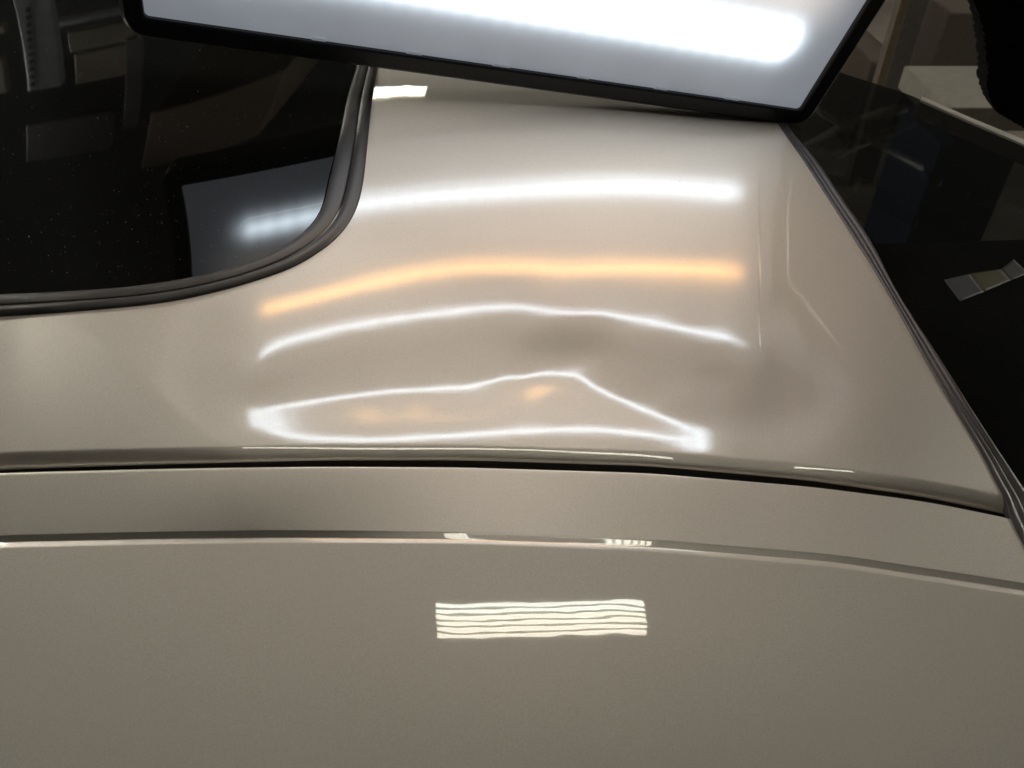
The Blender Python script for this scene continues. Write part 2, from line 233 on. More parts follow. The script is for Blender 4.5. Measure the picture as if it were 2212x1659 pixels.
DELTA = Sheet(370, 1740, 560, 1010, 24, '''
0 0 0 0 0 0 0 0 0 0 0 0 0 0 0 0 0 0 0 0 0 0 0 0 0 0 0 0 0 0 0 0 0 0 0 0 0 0 0 0 0 0 0 0 0 0 0 0 0 0 0 0 0 0 0 0 0 0 0 0 0 0 0 0 0 0 0 0 0 0 0 0 0 0 0
0 0 0 0 0 0 0 0 0 0 0 0 0 0 0 0 0 0 0 0 0 0 0 0 0 0 0 0 0 0 0 0 0 0 0 0 0 0 0 0 0 0 0 0 0 0 0 0 0 0 0 0 0 0 0 0 0 0 0 0 0 0 0 0 0 0 0 0 0 0 0 0 0 0 0
0 0 0 0 0 0 0 0 0 0 0 0 0 0 0 0 0 0 0 0 0 0 0 0 0 0 0 0 0 0 0 0 0 0 0 0 5 34 110 247 430 606 731 826 887 856 752 613 467 304 157 75 -92 57 -27 9 -3 6
-14 25 -33 28 -19 8 0 5 -13 29 -57 54 -50 24 -9 7 -14 24 -36 28 -17 8 -3 1 -2 3 -10 24 22 -43 299 218 81 0 0 0 0 0 0 14 88 280 620 1058 1435 1612 1696
1714 1520 1192 830 543 344 183 43 -42 90 -8 -46 -257 -380 -412 -443 -499 -541 -802 -978 -1210 -958 -625 -346 -421 -331 -819 -863 -871 -779 -670 -419
-308 -162 -104 -46 -168 -238 -274 -317 -282 -194 -159 -225 -209 -191 -86 0 0 0 0 0 0 13 112 386 881 1515 1984 1993 1902 1872 1635 1281 859 539 336 82
-130 -210 -183 -383 -646 -973 -1173 -1076 -1074 -869 -872 -1086 -1418 -1695 -1422 -851 -672 -718 -1033 -1868 -2177 -2210 -2212 -2200 -1893 -1728 -1453
-1238 -967 -1205 -1271 -1145 -932 -592 -571 -719 -915 -1134 -902 -382 0 0 0 0 0 0 -1 92 384 935 1674 2213 2093 1899 1895 1654 1227 699 234 -97 -366
-455 -324 -197 -210 -528 -894 -1206 -1230 -1194 -941 -892 -1127 -1307 -1578 -1553 -963 -862 -903 -1118 -1745 -2072 -2135 -2235 -2148 -1945 -1858 -1972
-2130 -2092 -2872 -3291 -3356 -2642 -1860 -1729 -1900 -2027 -2047 -1518 -633 0 0 0 0 0 0 -4 90 378 910 1644 2243 2207 1975 1775 1402 1018 613 167 -193
-483 -621 -418 -280 -315 -629 -999 -1248 -1091 -904 -723 -398 -411 -526 -780 -406 170 234 13 -727 -1712 -2282 -2453 -2455 -2274 -2136 -2022 -2191
-2481 -2366 -2731 -3273 -3629 -3315 -2855 -2750 -2893 -2872 -2694 -1964 -820 0 0 0 0 0 0 35 200 550 1087 1749 2298 2383 2193 1873 1373 927 588 161
-189 -414 -383 -102 192 169 72 -503 -996 -1075 -1109 -1386 -961 -575 -405 -446 251 629 434 -209 -1365 -2498 -2980 -2792 -2045 -893 -496 -734 -1231
-1929 -2295 -2840 -3420 -3850 -3640 -3003 -2808 -2913 -2936 -2894 -2225 -957 0 0 0 0 0 0 125 445 940 1526 2095 2525 2656 2400 1863 1475 1148 800 444
-21 -491 -813 -741 -693 -987 -976 -1555 -1829 -1873 -1967 -1764 -1444 -795 77 553 870 65 -637 -1405 -2579 -3850 -4571 -4363 -3022 -1156 -449 -664
-1229 -1850 -1787 -2337 -2851 -3463 -3525 -3389 -3040 -2735 -2642 -2801 -2330 -1035 0 0 0 0 0 0 251 784 1483 2150 2590 2740 2688 2394 1942 1552 1039
488 -101 -811 -1338 -1698 -1935 -1776 -1669 -2028 -2256 -2207 -2211 -2458 -2206 -1835 -814 430 1216 1635 513 -222 -904 -2076 -3520 -4153 -3939 -2838
-1229 -483 -656 -1496 -2022 -2152 -2835 -3247 -3704 -3764 -3610 -3358 -2873 -2553 -2643 -2218 -989 0 0 0 0 0 0 381 1138 2061 2855 3266 3229 2820 1965
971 469 196 -104 -493 -1015 -1525 -2041 -2486 -2372 -2100 -2419 -2388 -2095 -1797 -1821 -1603 -1071 -153 448 546 1163 385 89 -103 -928 -1988 -2209
-2225 -2094 -1427 -737 -743 -1517 -2196 -2437 -2826 -3291 -4064 -4425 -4588 -4125 -3131 -2568 -2431 -1911 -832 0 0 0 0 0 0 477 1397 2473 3327 3639
3333 2589 1449 242 -190 -317 -501 -799 -1301 -1858 -2418 -2673 -2428 -2038 -2189 -2252 -1786 -1090 -1093 -1254 -1003 -470 -120 641 1185 198 115 -198
-1163 -2178 -2541 -2747 -2585 -1951 -1050 -639 -1322 -2268 -2756 -2850 -3548 -4310 -4498 -4455 -3603 -2610 -2270 -2186 -1647 -694 0 0 0 0 0 0 512 1484
2580 3358 3442 2811 1949 1020 45 -185 -422 -617 -886 -1514 -2199 -2883 -3192 -2875 -2518 -2691 -2677 -2116 -1267 -1140 -1372 -1144 -324 4 921 1496 986
1119 694 -487 -1295 -1962 -2894 -3056 -3002 -2010 -1195 -1467 -1791 -1637 -691 -1533 -2821 -3470 -3408 -2517 -1884 -1970 -2066 -1526 -625 0 0 0 0 0 0
487 1406 2403 3006 2800 1860 953 344 -470 -568 -647 -749 -1007 -1601 -2293 -2840 -3015 -2502 -1930 -2046 -1951 -1570 -1229 -1217 -1193 -1391 -1364
-899 229 1016 1049 699 -707 -2306 -2412 -2134 -2152 -2496 -3081 -2705 -2000 -1432 -962 -719 -353 -890 -1432 -1896 -2174 -1936 -1739 -1985 -2045 -1454
-581 0 0 0 0 0 0 435 1259 2157 2712 2602 2038 1289 634 -183 -374 -410 -484 -750 -1241 -1743 -2105 -2245 -2173 -2070 -1778 -1486 -1468 -1861 -2009
-1627 -1758 -1995 -1493 -718 -344 -416 -785 -1852 -3128 -3286 -3197 -3047 -2829 -2498 -2198 -2085 -1861 -1626 -1533 -1128 -876 -930 -1631 -2346 -2338
-2177 -2163 -1954 -1306 -505 0 0 0 0 0 0 375 1105 1954 2591 2722 2201 990 4 -1140 -1274 -1161 -1087 -1141 -1145 -1157 -1207 -1138 -1093 -1124 -896
-728 -684 -810 -821 -639 -697 -871 -867 -792 -734 -811 -967 -1547 -2435 -3055 -3156 -2814 -2415 -1927 -1498 -1198 -1063 -1278 -1708 -1695 -1369 -1158
-1652 -2271 -2363 -2271 -2063 -1667 -1040 -387 0 0 0 0 0 0 282 858 1606 2254 2319 1646 604 -102 -1111 -1518 -1232 -964 -947 -908 -896 -922 -815 -738
-754 -680 -655 -677 -811 -857 -745 -794 -1015 -1051 -905 -748 -786 -895 -1479 -2416 -3241 -3339 -3209 -2840 -2343 -1850 -1573 -1218 -907 -986 -1316
-1374 -1115 -1211 -1449 -1591 -1670 -1479 -1115 -656 -234 0 0 0 0 0 0 122 385 748 1072 1092 764 345 43 -692 -1298 -1239 -1117 -1166 -1111 -1127 -1134
-1041 -1012 -990 -880 -768 -741 -850 -857 -718 -687 -819 -842 -698 -538 -482 -513 -884 -1607 -2314 -2541 -2485 -2223 -1777 -1421 -1323 -1296 -1347
-1335 -1505 -1650 -1340 -942 -700 -663 -714 -620 -446 -249 -84 0 0 0 0 0 0 0 0 0 0 0 0 0 0 0 0 0 0 0 0 0 0 0 0 0 0 0 0 0 0 0 0 0 0 0 0 0 0 0 0 0 0 0 0
0 0 0 0 0 0 0 0 0 0 0 0 0 0 0 0 0 0 0 0 0 0 0 0 0 0 0 0 0 0 0 0 0 0 0 0 0 0 0 0 0 0 0 0 0 0 0 0 0 0 0 0 0 0 0 0 0 0 0 0 0 0 0 0 0 0 0 0 0 0 0 0 0 0 0
0 0 0 0 0 0 0 0 0 0 0 0 0 0 0 0 0 0 0 0 0 0 0 0 0 0 0 0 0 0 0 0 0 0 0 0 0 0 0 0 0 0 0 0 0 0 0 0 0 0 0 0 0 0 0 0 0 0 0 0 0 0 0 0 0 0 0''')
BASE.delta = DELTA



def ray(x, y):
    v = RW@np.array([(x-CX)/F, (CY-y)/F, 1.0])
    return v/np.linalg.norm(v)

def on_y(x, y, Y):
    d = ray(x, y); return CAM+d*(Y-CAM[1])/d[1]

def mirror_hit(sheet, x, y, axis, val):
    P, n = sheet.pn([x], [y]); P, n = P[0], n[0]
    d = ray(x, y); r = d-2*(d@n)*n
    return P+r*(val-P[axis])/r[axis]

def curve(pts):
    a = np.array(pts, float)
    return lambda x: np.interp(x, a[:, 0], a[:, 1])

def smooth_curve_y(pts, k=45):
    xs = np.arange(-300, 2600, 5.0); ys = curve(pts)(xs)
    a = np.array(pts, float)
    # linear continuation outside
    sl = (a[1, 1]-a[0, 1])/(a[1, 0]-a[0, 0]); ys = np.where(xs < a[0, 0], a[0, 1]+sl*(xs-a[0, 0]), ys)
    sl = (a[-1, 1]-a[-2, 1])/(a[-1, 0]-a[-2, 0]); ys = np.where(xs > a[-1, 0], a[-1, 1]+sl*(xs-a[-1, 0]), ys)
    ker = np.hanning(k); ker /= ker.sum()
    p = np.pad(ys, k//2, mode='edge')
    ys = np.convolve(p, ker, 'valid')[:len(xs)]
    return lambda x: np.interp(x, xs, ys)

def resample(pts, n, sm=9):
    a = np.array(pts, float)
    # Catmull-Rom through the points, then even spacing
    p = np.vstack([2*a[0]-a[1], a, 2*a[-1]-a[-2]])
    out = []
    for i in range(1, len(p)-2):
        for t in np.linspace(0, 1, 24, endpoint=False):
            out.append(0.5*((2*p[i])+(-p[i-1]+p[i+1])*t+(2*p[i-1]-5*p[i]+4*p[i+1]-p[i+2])*t*t+(-p[i-1]+3*p[i]-3*p[i+1]+p[i+2])*t**3))
    out.append(p[-2]); out = np.array(out)
    L = np.r_[0, np.cumsum(np.linalg.norm(np.diff(out, axis=0), axis=1))]
    s = np.linspace(0, L[-1], n)
    r = np.stack([np.interp(s, L, out[:, 0]), np.interp(s, L, out[:, 1])], 1)
    if sm > 1:
        ker = np.hanning(sm+2)[1:-1]; ker /= ker.sum(); h = sm//2
        for k in range(2):
            q = np.r_[2*r[0, k]-r[h:0:-1, k], r[:, k], 2*r[-1, k]-r[-2:-h-2:-1, k]]
            r[:, k] = np.convolve(q, ker, 'valid')
    return r

# ------------------------------------------------------------------ object helpers
def tag(o, label=None, cat=None, group=None, kind=None):
    if label: o['label'] = label
    if cat: o['category'] = cat
    if group: o['group'] = group
    if kind: o['kind'] = kind
    return o

def empty(name, loc=(0, 0, 0)):
    o = bpy.data.objects.new(name, None); C.objects.link(o); o.location = loc
    o.empty_display_size = 0.05
    return o

def link(name, me, mat, parent=None, smooth=True):
    if mat: me.materials.append(mat)
    if smooth:
        me.polygons.foreach_set('use_smooth', [True]*len(me.polygons))
    o = bpy.data.objects.new(name, me); C.objects.link(o)
    if parent is not None:
        o.parent = parent
        o.matrix_parent_inverse = Matrix.Translation(parent.location).inverted()
    return o

def grid_mesh(name, P, mat, parent=None, closed_v=False, keep=None, smooth=True):
    """P: (rows, cols, 3) array of points"""
    r, c = P.shape[:2]
    idx = np.arange(r*c).reshape(r, c)
    if closed_v: idx = np.vstack([idx, idx[:1]])
    q = np.stack([idx[:-1, :-1], idx[1:, :-1], idx[1:, 1:], idx[:-1, 1:]], -1).reshape(-1, 4)
    me = bpy.data.meshes.new(name)
    me.from_pydata(P.reshape(-1, 3).tolist(), [], q.tolist())
    me.update()
    # face the camera / outward: up
    nz = sum(p.normal.z*p.area for p in me.polygons)
    if nz < 0 and not closed_v: me.flip_normals()
    return link(name, me, mat, parent, smooth)

def solid(o, t, offset=-1):
    m = o.modifiers.new('thickness', 'SOLIDIFY'); m.thickness = t; m.offset = offset; m.use_even_offset = False
    return o

def box_bm(bm, c, size, M=None, bevel=0.0):
    b = bmesh.new(); bmesh.ops.create_cube(b, size=1.0)
    bmesh.ops.scale(b, vec=size, verts=b.verts)
    if bevel > 0: bmesh.ops.bevel(b, geom=b.edges[:], offset=bevel, segments=2, affect='EDGES', profile=0.5)
    T = Matrix.Translation(c)
    bmesh.ops.transform(b, matrix=(M @ T) if M is not None else T, verts=b.verts)
    me = bpy.data.meshes.new('t'); b.to_mesh(me); b.free(); bm.from_mesh(me); bpy.data.meshes.remove(me)

def obj_bm(name, bm, mat, parent=None, smooth=False):
    me = bpy.data.meshes.new(name); bm.to_mesh(me); bm.free()
    return link(name, me, mat, parent, smooth)

def box(name, c, size, mat, parent=None, bevel=0.002, M=None):
    bm = bmesh.new(); box_bm(bm, c, size, M, bevel); return obj_bm(name, bm, mat, parent)

# ------------------------------------------------------------------ materials
def new_mat(name):
    m = bpy.data.materials.new(name); m.use_nodes = True
    return m, m.node_tree, m.node_tree.nodes['Principled BSDF']

def noise(nt, scale, detail=2.0, rough=0.5, stretch=(1, 1, 1), coord='Object'):
    tc = nt.nodes.new('ShaderNodeTexCoord'); mp = nt.nodes.new('ShaderNodeMapping'); mp.inputs['Scale'].default_value = stretch
    n = nt.nodes.new('ShaderNodeTexNoise'); n.inputs['Scale'].default_value = scale
    n.inputs['Detail'].default_value = detail; n.inputs['Roughness'].default_value = rough
    nt.links.new(tc.outputs[coord], mp.inputs['Vector']); nt.links.new(mp.outputs['Vector'], n.inputs['Vector'])
    return n

def ramp(nt, src, stops):
    r = nt.nodes.new('ShaderNodeValToRGB')
    e = r.color_ramp.elements
    while len(e) > 1: e.remove(e[-1])
    e[0].position = stops[0][0]; e[0].color = (*stops[0][1], 1)
    for p, c in stops[1:]:
        k = e.new(p); k.color = (*c, 1)
    nt.links.new(src, r.inputs['Fac']); return r

def math_node(nt, op, a, b=None, c=None):
    n = nt.nodes.new('ShaderNodeMath'); n.operation = op
    for k, v in enumerate((a, b, c)):
        if v is None: continue
        if isinstance(v, (int, float)): n.inputs[k].default_value = v
        else: nt.links.new(v, n.inputs[k])
    return n.outputs[0]

def paint_material():
    m, nt, p = new_mat('pearl_beige_paint')
    n = noise(nt, 3.0, 3.0)
    r = ramp(nt, n.outputs['Fac'], [(0.3, (0.575, 0.538, 0.475)), (0.7, (0.605, 0.568, 0.505))])
    # metallic-flake grain
    fl = noise(nt, 2600.0, 1.0)
    mix = nt.nodes.new('ShaderNodeMix'); mix.data_type = 'RGBA'; mix.blend_type = 'MULTIPLY'; mix.inputs['Factor'].default_value = 0.4
    fr = ramp(nt, fl.outputs['Fac'], [(0.3, (0.55, 0.55, 0.55)), (0.7, (1.3, 1.3, 1.3))])
    nt.links.new(r.outputs['Color'], mix.inputs['A']); nt.links.new(fr.outputs['Color'], mix.inputs['B'])
    nt.links.new(mix.outputs['Result'], p.inputs['Base Color'])
    p.inputs['Roughness'].default_value = 0.5
    p.inputs['Metallic'].default_value = 0.28
    p.inputs['Specular IOR Level'].default_value = 0.4
    p.inputs['Coat Weight'].default_value = 1.0
    p.inputs['Coat Roughness'].default_value = 0.012
    p.inputs['Coat IOR'].default_value = 1.7
    peel = noise(nt, 95.0, 1.5, 0.45, (0.55, 1.4, 1.0))
    b = nt.nodes.new('ShaderNodeBump'); b.inputs['Strength'].default_value = 1.0; b.inputs['Distance'].default_value = 1.4e-5
    nt.links.new(peel.outputs['Fac'], b.inputs['Height'])
    nt.links.new(b.outputs['Normal'], p.inputs['Coat Normal'])
    return m

def simple(name, col, rough=0.5, metal=0.0, spec=0.5, nscale=40.0, var=0.12, bump=0.0, bscale=300.0):
    m, nt, p = new_mat(name)
    n = noise(nt, nscale, 4.0)
    a = tuple(c*(1-var) for c in col); b = tuple(min(1, c*(1+var)) for c in col)
    r = ramp(nt, n.outputs['Fac'], [(0.3, a), (0.7, b)])
    nt.links.new(r.outputs['Color'], p.inputs['Base Color'])
    rr = math_node(nt, 'MULTIPLY_ADD', n.outputs['Fac'], 0.15, rough-0.07)
    nt.links.new(rr, p.inputs['Roughness'])
    p.inputs['Metallic'].default_value = metal
    p.inputs['Specular IOR Level'].default_value = spec
    if bump:
        bn = noise(nt, bscale, 3.0); bb = nt.nodes.new('ShaderNodeBump'); bb.inputs['Distance'].default_value = bump
        nt.links.new(bn.outputs['Fac'], bb.inputs['Height']); nt.links.new(bb.outputs['Normal'], p.inputs['Normal'])
    return m

def glass_material():
    m, nt, p = new_mat('tinted_glass'); nt.nodes.remove(p)
    out = nt.nodes['Material Output']
    tr = nt.nodes.new('ShaderNodeBsdfTransparent'); tr.inputs['Color'].default_value = (0.10, 0.11, 0.10, 1)
    gl = nt.nodes.new('ShaderNodeBsdfGlossy'); gl.inputs['Roughness'].default_value = 0.028
    gl.inputs['Color'].default_value = (1, 1, 1, 1)
    fr = nt.nodes.new('ShaderNodeFresnel'); fr.inputs['IOR'].default_value = 1.75
    mx = nt.nodes.new('ShaderNodeMixShader')
    nt.links.new(fr.outputs[0], mx.inputs[0]); nt.links.new(tr.outputs[0], mx.inputs[1]); nt.links.new(gl.outputs[0], mx.inputs[2])
    # thin dust film
    df = nt.nodes.new('ShaderNodeBsdfDiffuse'); df.inputs['Color'].default_value = (0.35, 0.33, 0.30, 1)
    dn = noise(nt, 9.0, 6.0, 0.65)
    dr = math_node(nt, 'MULTIPLY', dn.outputs['Fac'], 0.012)
    m2 = nt.nodes.new('ShaderNodeMixShader')
    nt.links.new(dr, m2.inputs[0]); nt.links.new(mx.outputs[0], m2.inputs[1]); nt.links.new(df.outputs[0], m2.inputs[2])
    nt.links.new(m2.outputs[0], out.inputs['Surface'])
    return m

M_PAINT = paint_material()
M_GLASS = glass_material()
M_RUBBER = simple('seal_rubber', (0.036, 0.033, 0.031), 0.42, 0, 0.5, 60, 0.2, 2e-5, 900)
M_MOULD = simple('moulding_rubber', (0.055, 0.05, 0.053), 0.40, 0, 0.45, 60, 0.2, 2e-5, 900)
M_FRAME = simple('black_board_frame', (0.016, 0.016, 0.018), 0.38, 0, 0.45, 50, 0.2, 1e-5, 700)
M_DARK = simple('dark_cavity', (0.012, 0.011, 0.010), 0.8, 0, 0.2)
M_TRIM = simple('interior_fabric', (0.02, 0.019, 0.018), 0.9, 0, 0.2, 80, 0.25, 3e-4, 500)

# ------------------------------------------------------------------ LED light board
BO = np.array([-0.29876046, 0.64379443, 0.1213086])
BE = np.array([0.96067005, 0.19381731, -0.19886656])
BU = np.array([0.24188512, -0.23228889, 0.94208994])
BE /= np.linalg.norm(BE); BN = np.cross(BE, BU); BN /= np.linalg.norm(BN); BU = np.cross(BN, BE)   # BN faces the panel
BW, BH, LIP = 0.61, 0.325, 0.0165
STRIPS = [(0.079, 'white'), (0.170, 'amber'), (0.240, 'white')]
SL, SR = 0.066, 0.546          # strip ends along the board

def board_material():
    """back-lit plastic: emission by distance from the three LED rows"""
    m, nt, p = new_mat('backlit_diffuser')
    tc = nt.nodes.new('ShaderNodeTexCoord'); sx = nt.nodes.new('ShaderNodeSeparateXYZ')
    nt.links.new(tc.outputs['Object'], sx.inputs[0])
    X, Y = sx.outputs[0], sx.outputs[1]
    cxl = math_node(nt, 'MINIMUM', math_node(nt, 'MAXIMUM', X, SL+0.010), SR-0.010)
    dx = math_node(nt, 'SUBTRACT', X, cxl)
    tot = None
    smear = noise(nt, 14.0, 5.0, 0.6)
    cols = {'white': (0.78, 0.90, 1.0), 'amber': (1.0, 0.48, 0.13)}
    amp = [6.6, 8.2, 6.6]
    wid = [0.0125, 0.0130, 0.0104]
    acc = None
    beads = math_node(nt, 'MULTIPLY_ADD', math_node(nt, 'SINE', math_node(nt, 'MULTIPLY', X, 2*math.pi/0.0165)), 0.07, 1.0)
    for (t, k), a, wd in zip(STRIPS, amp, wid):
        dy = math_node(nt, 'SUBTRACT', Y, t)
        d = math_node(nt, 'SQRT', math_node(nt, 'ADD', math_node(nt, 'MULTIPLY', dx, dx), math_node(nt, 'MULTIPLY', dy, dy)))
        # core glow + wide glow
        q = math_node(nt, 'DIVIDE', d, wd)
        core = math_node(nt, 'MULTIPLY', math_node(nt, 'EXPONENT', math_node(nt, 'MULTIPLY', math_node(nt, 'POWER', q, 1.7), -1.0)), a)
        core = math_node(nt, 'MULTIPLY', core, beads)
        wide = math_node(nt, 'MULTIPLY', math_node(nt, 'EXPONENT', math_node(nt, 'DIVIDE', d, -0.0135)), a*0.16)
        e = math_node(nt, 'ADD', core, wide)
        v = nt.nodes.new('ShaderNodeVectorMath'); v.operation = 'SCALE'; v.inputs[0].default_value = cols[k]
        nt.links.new(e, v.inputs['Scale'])
        if acc is None: acc = v.outputs[0]
        else:
            ad = nt.nodes.new('ShaderNodeVectorMath'); ad.operation = 'ADD'
            nt.links.new(acc, ad.inputs[0]); nt.links.new(v.outputs[0], ad.inputs[1]); acc = ad.outputs[0]
    base = nt.nodes.new('ShaderNodeVectorMath'); base.operation = 'SCALE'; base.inputs[0].default_value = (0.17, 0.185, 0.21)
    nt.links.new(math_node(nt, 'MULTIPLY_ADD', smear.outputs['Fac'], 0.5, 0.75), base.inputs['Scale'])
    ad = nt.nodes.new('ShaderNodeVectorMath'); ad.operation = 'ADD'
    nt.links.new(acc, ad.inputs[0]); nt.links.new(base.outputs[0], ad.inputs[1])
    # light trapped between the rows: brighter field from the first row upwards
    def sm(src, a, b):
        n = nt.nodes.new('ShaderNodeMapRange'); n.interpolation_type = 'SMOOTHSTEP'
        n.inputs['From Min'].default_value = a; n.inputs['From Max'].default_value = b
        nt.links.new(src, n.inputs['Value']); return n.outputs['Result']
    fld = math_node(nt, 'MULTIPLY', sm(Y, 0.075, 0.120), sm(Y, 0.275, 0.235))
    fld = math_node(nt, 'MULTIPLY', fld, math_node(nt, 'MULTIPLY', sm(X, 0.01, 0.09), sm(X, 0.60, 0.52)))
    fv = nt.nodes.new('ShaderNodeVectorMath'); fv.operation = 'SCALE'; fv.inputs[0].default_value = (1.0, 0.91, 0.82)
    nt.links.new(math_node(nt, 'MULTIPLY', fld, 0.5), fv.inputs['Scale'])
    a2 = nt.nodes.new('ShaderNodeVectorMath'); a2.operation = 'ADD'
    nt.links.new(ad.outputs[0], a2.inputs[0]); nt.links.new(fv.outputs[0], a2.inputs[1]); ad = a2
    nt.links.new(ad.outputs[0], p.inputs['Emission Color']); p.inputs['Emission Strength'].default_value = 1.0
    p.inputs['Base Color'].default_value = (0.45, 0.46, 0.48, 1); p.inputs['Roughness'].default_value = 0.35
    p.inputs['Specular IOR Level'].default_value = 0.3
    return m
M_BOARD = board_material()

board = empty('light_board', BO)
board.rotation_euler = Matrix((BE, BU, BN)).transposed().to_euler()   # local x along, y up the board, z towards the panel
tag(board, 'rectangular LED dent-inspection light board in a black frame leaning over the beige panel', 'light board')

def rounded_rect(x0, y0, x1, y1, r, seg=8):
    pts = []
    for (cx_, cy_, a0) in ((x1-r, y0+r, -90), (x1-r, y1-r, 0), (x0+r, y1-r, 90), (x0+r, y0+r, 180)):
        for k in range(seg+1):
            a = rad(a0+90*k/seg); pts.append((cx_+r*math.cos(a), cy_+r*math.sin(a)))
    return pts

def local(name, me, mat, smooth=False):
    if mat: me.materials.append(mat)
    if smooth: me.polygons.foreach_set('use_smooth', [True]*len(me.polygons))
    o = bpy.data.objects.new(name, me); C.objects.link(o); o.parent = board; return o

# frame: rounded outside, nearly square inside, thick lip
outer = rounded_rect(0, 0, BW, BH, 0.016); mid = rounded_rect(0.003, 0.003, BW-0.003, BH-0.003, 0.014)
inner = rounded_rect(LIP, LIP, BW-LIP, BH-LIP, 0.0035)
inner2 = rounded_rect(LIP-0.0015, LIP-0.0015, BW-LIP+0.0015, BH-LIP+0.0015, 0.0045)
loops = [(outer, -0.024), (outer, 0.001), (mid, 0.004), (inner2, 0.004), (inner, 0.0028), (inner, -0.002)]
vs = [(x, y, z) for L, z in loops for x, y in L]; n = len(outer); fs = []
for a in range(len(loops)-1):
    for i in range(n):
        j = (i+1) % n; fs.append((a*n+i, a*n+j, (a+1)*n+j, (a+1)*n+i))
me = bpy.data.meshes.new('frame'); me.from_pydata(vs, [], fs); me.update()
frame = local('frame', me, M_FRAME)
# back shell
bk = rounded_rect(0.001, 0.001, BW-0.001, BH-0.001, 0.015)
vs = [(x, y, -0.0245) for x, y in bk]+[(x, y, -0.030) for x, y in rounded_rect(0.01, 0.01, BW-0.01, BH-0.01, 0.012)]
fs = [(i, (i+1) % n, n+(i+1) % n, n+i) for i in range(n)]+[tuple(range(2*n-1, n-1, -1))]
me = bpy.data.meshes.new('back_shell'); me.from_pydata(vs, [], fs); me.update(); local('back_shell', me, M_FRAME)
# diffuser: thin slab
def slab(name, pts, z0, z1, mat, lab=None):
    k = len(pts)
    vs = [(x, y, z1) for x, y in pts]+[(x, y, z0) for x, y in pts]
    fs = [tuple(range(k)), tuple(range(2*k-1, k-1, -1))]+[(i, i+k, (i+1) % k+k, (i+1) % k) for i in range(k)]
    me = bpy.data.meshes.new(name); me.from_pydata(vs, [], fs); me.update(); o = local(name, me, mat)
    if lab: o['label'] = lab
    return o
slab('diffuser', rounded_rect(LIP-0.001, LIP-0.001, BW-LIP+0.001, BH-LIP+0.001, 0.004), -0.004, -0.0005, M_BOARD)
for (t, k) in STRIPS:
    slab('led_row', rounded_rect(SL-0.004, t-0.0125, SR+0.004, t+0.0125, 0.0124), -0.0006, 0.0004, M_BOARD,
         ('amber' if k == 'amber' else 'white')+' row of LEDs glowing through the board')
# little clips of tape residue along the lower edge
M_CLIP = simple('milky_clip', (0.62, 0.64, 0.68), 0.4)
nt_ = M_CLIP.node_tree; nt_.nodes['Principled BSDF'].inputs['Emission Color'].default_value = (0.8, 0.87, 1, 1)
nt_.nodes['Principled BSDF'].inputs['Emission Strength'].default_value = 0.16  # faint emission stands in for board light coming through the clips
for i, s in enumerate((0.145, 0.222, 0.297, 0.372, 0.447, 0.52)):
    wd = 0.0055+0.0012*((i*7) % 3)
    pts = [(s-wd, LIP-0.0005), (s+wd, LIP-0.0005), (s+wd*0.9, LIP+0.0022), (s-wd*0.8, LIP+0.0026)]
    slab('retaining_clip', pts, -0.0006, 0.0007, M_CLIP)

# ------------------------------------------------------------------ car body
car = empty('car', (0, 0.5, -1.0))
tag(car, 'pearl beige car, rear pillar with a shallow dent between two dark windows', 'car')

GAP = smooth_curve_y([(-80, 1023), (0, 1018), (400, 1008), (700, 1003), (1000, 1003.5), (1400, 1016), (1750, 1045), (2000, 1078), (2170, 1112), (2330, 1150)])
CREASE = smooth_curve_y([(-80, 1175), (0, 1170), (300, 1163), (600, 1159), (1000, 1162), (1400, 1178), (1800, 1211), (2212, 1273), (2330, 1296)])

# the lower body swings slightly inward towards both ends: ease the upper sheet down to meet it
_cg = np.arange(-120.0, 2401.0, 10.0)
_cc = CREASE(_cg)
_dw = LOWER.ev(_cg, _cc)[0]-BASE.ev(_cg, _cc)[0]
_k = np.hanning(21); _k /= _k.sum(); _dw = np.convolve(np.pad(_dw, 10, mode='edge'), _k, 'valid')
_ys = np.interp(_cg, [40, 230, 390, 530, 1680, 2150], [620, 740, 890, 990, 990, 800])
_k = np.hanning(9); _k /= _k.sum(); _ys = np.convolve(np.pad(_ys, 4, mode='edge'), _k, 'valid')
_base_ev = BASE.ev
def _corr(x, y):
    c_ = np.interp(x, _cg, _cc); s_ = np.interp(x, _cg, _ys)
    t_ = np.clip((y-s_)/(c_-s_), 0, 1)
    return np.interp(x, _cg, _dw)*t_**1.45
def _ev(x, y):
    w, wx, wy = _base_ev(x, y); e = 2.0
    return (w+_corr(x, y), wx+(_corr(x+e, y)-_corr(x-e, y))/(2*e), wy+(_corr(x, y+e)-_corr(x, y-e))/(2*e))
BASE.ev = _ev

S_OUT = [(832, 60), (824, 105), (817, 150), (806, 215), (797, 301), (786, 400), (768, 462), (731, 514), (671, 559), (602, 592), (473, 631), (344, 657), (160, 675), (0, 686), (-90, 691)]
S_MID = [(812, 60), (804, 105), (797, 150), (785, 215), (765, 301), (748, 400), (722, 462), (671, 514), (580, 559), (500, 588), (400, 615), (258, 640), (120, 652), (0, 660), (-90, 664)]
S_IN = [(786, 60), (778, 105), (770, 146), (751, 206), (731, 301), (711, 383), (695, 448), (664, 492), (620, 525), (557, 556), (464, 587), (301, 615), (150, 627), (0, 634), (-90, 638)]
M_L = [(1630, 190), (1660, 236), (1688, 279), (1737, 349), (1791, 433), (1850, 524), (1922, 642), (2015, 808), (2112, 966), (2150, 1040), (2172, 1082), (2184, 1122), (2225, 1200), (2300, 1330)]
M_R = [(1652, 190), (1682, 240), (1711, 291), (1762, 349), (1820, 435), (1879, 522), (1941, 642), (2033, 785), (2126, 933), (2180, 1014), (2212, 1063), (2240, 1108), (2290, 1190), (2370, 1320)]
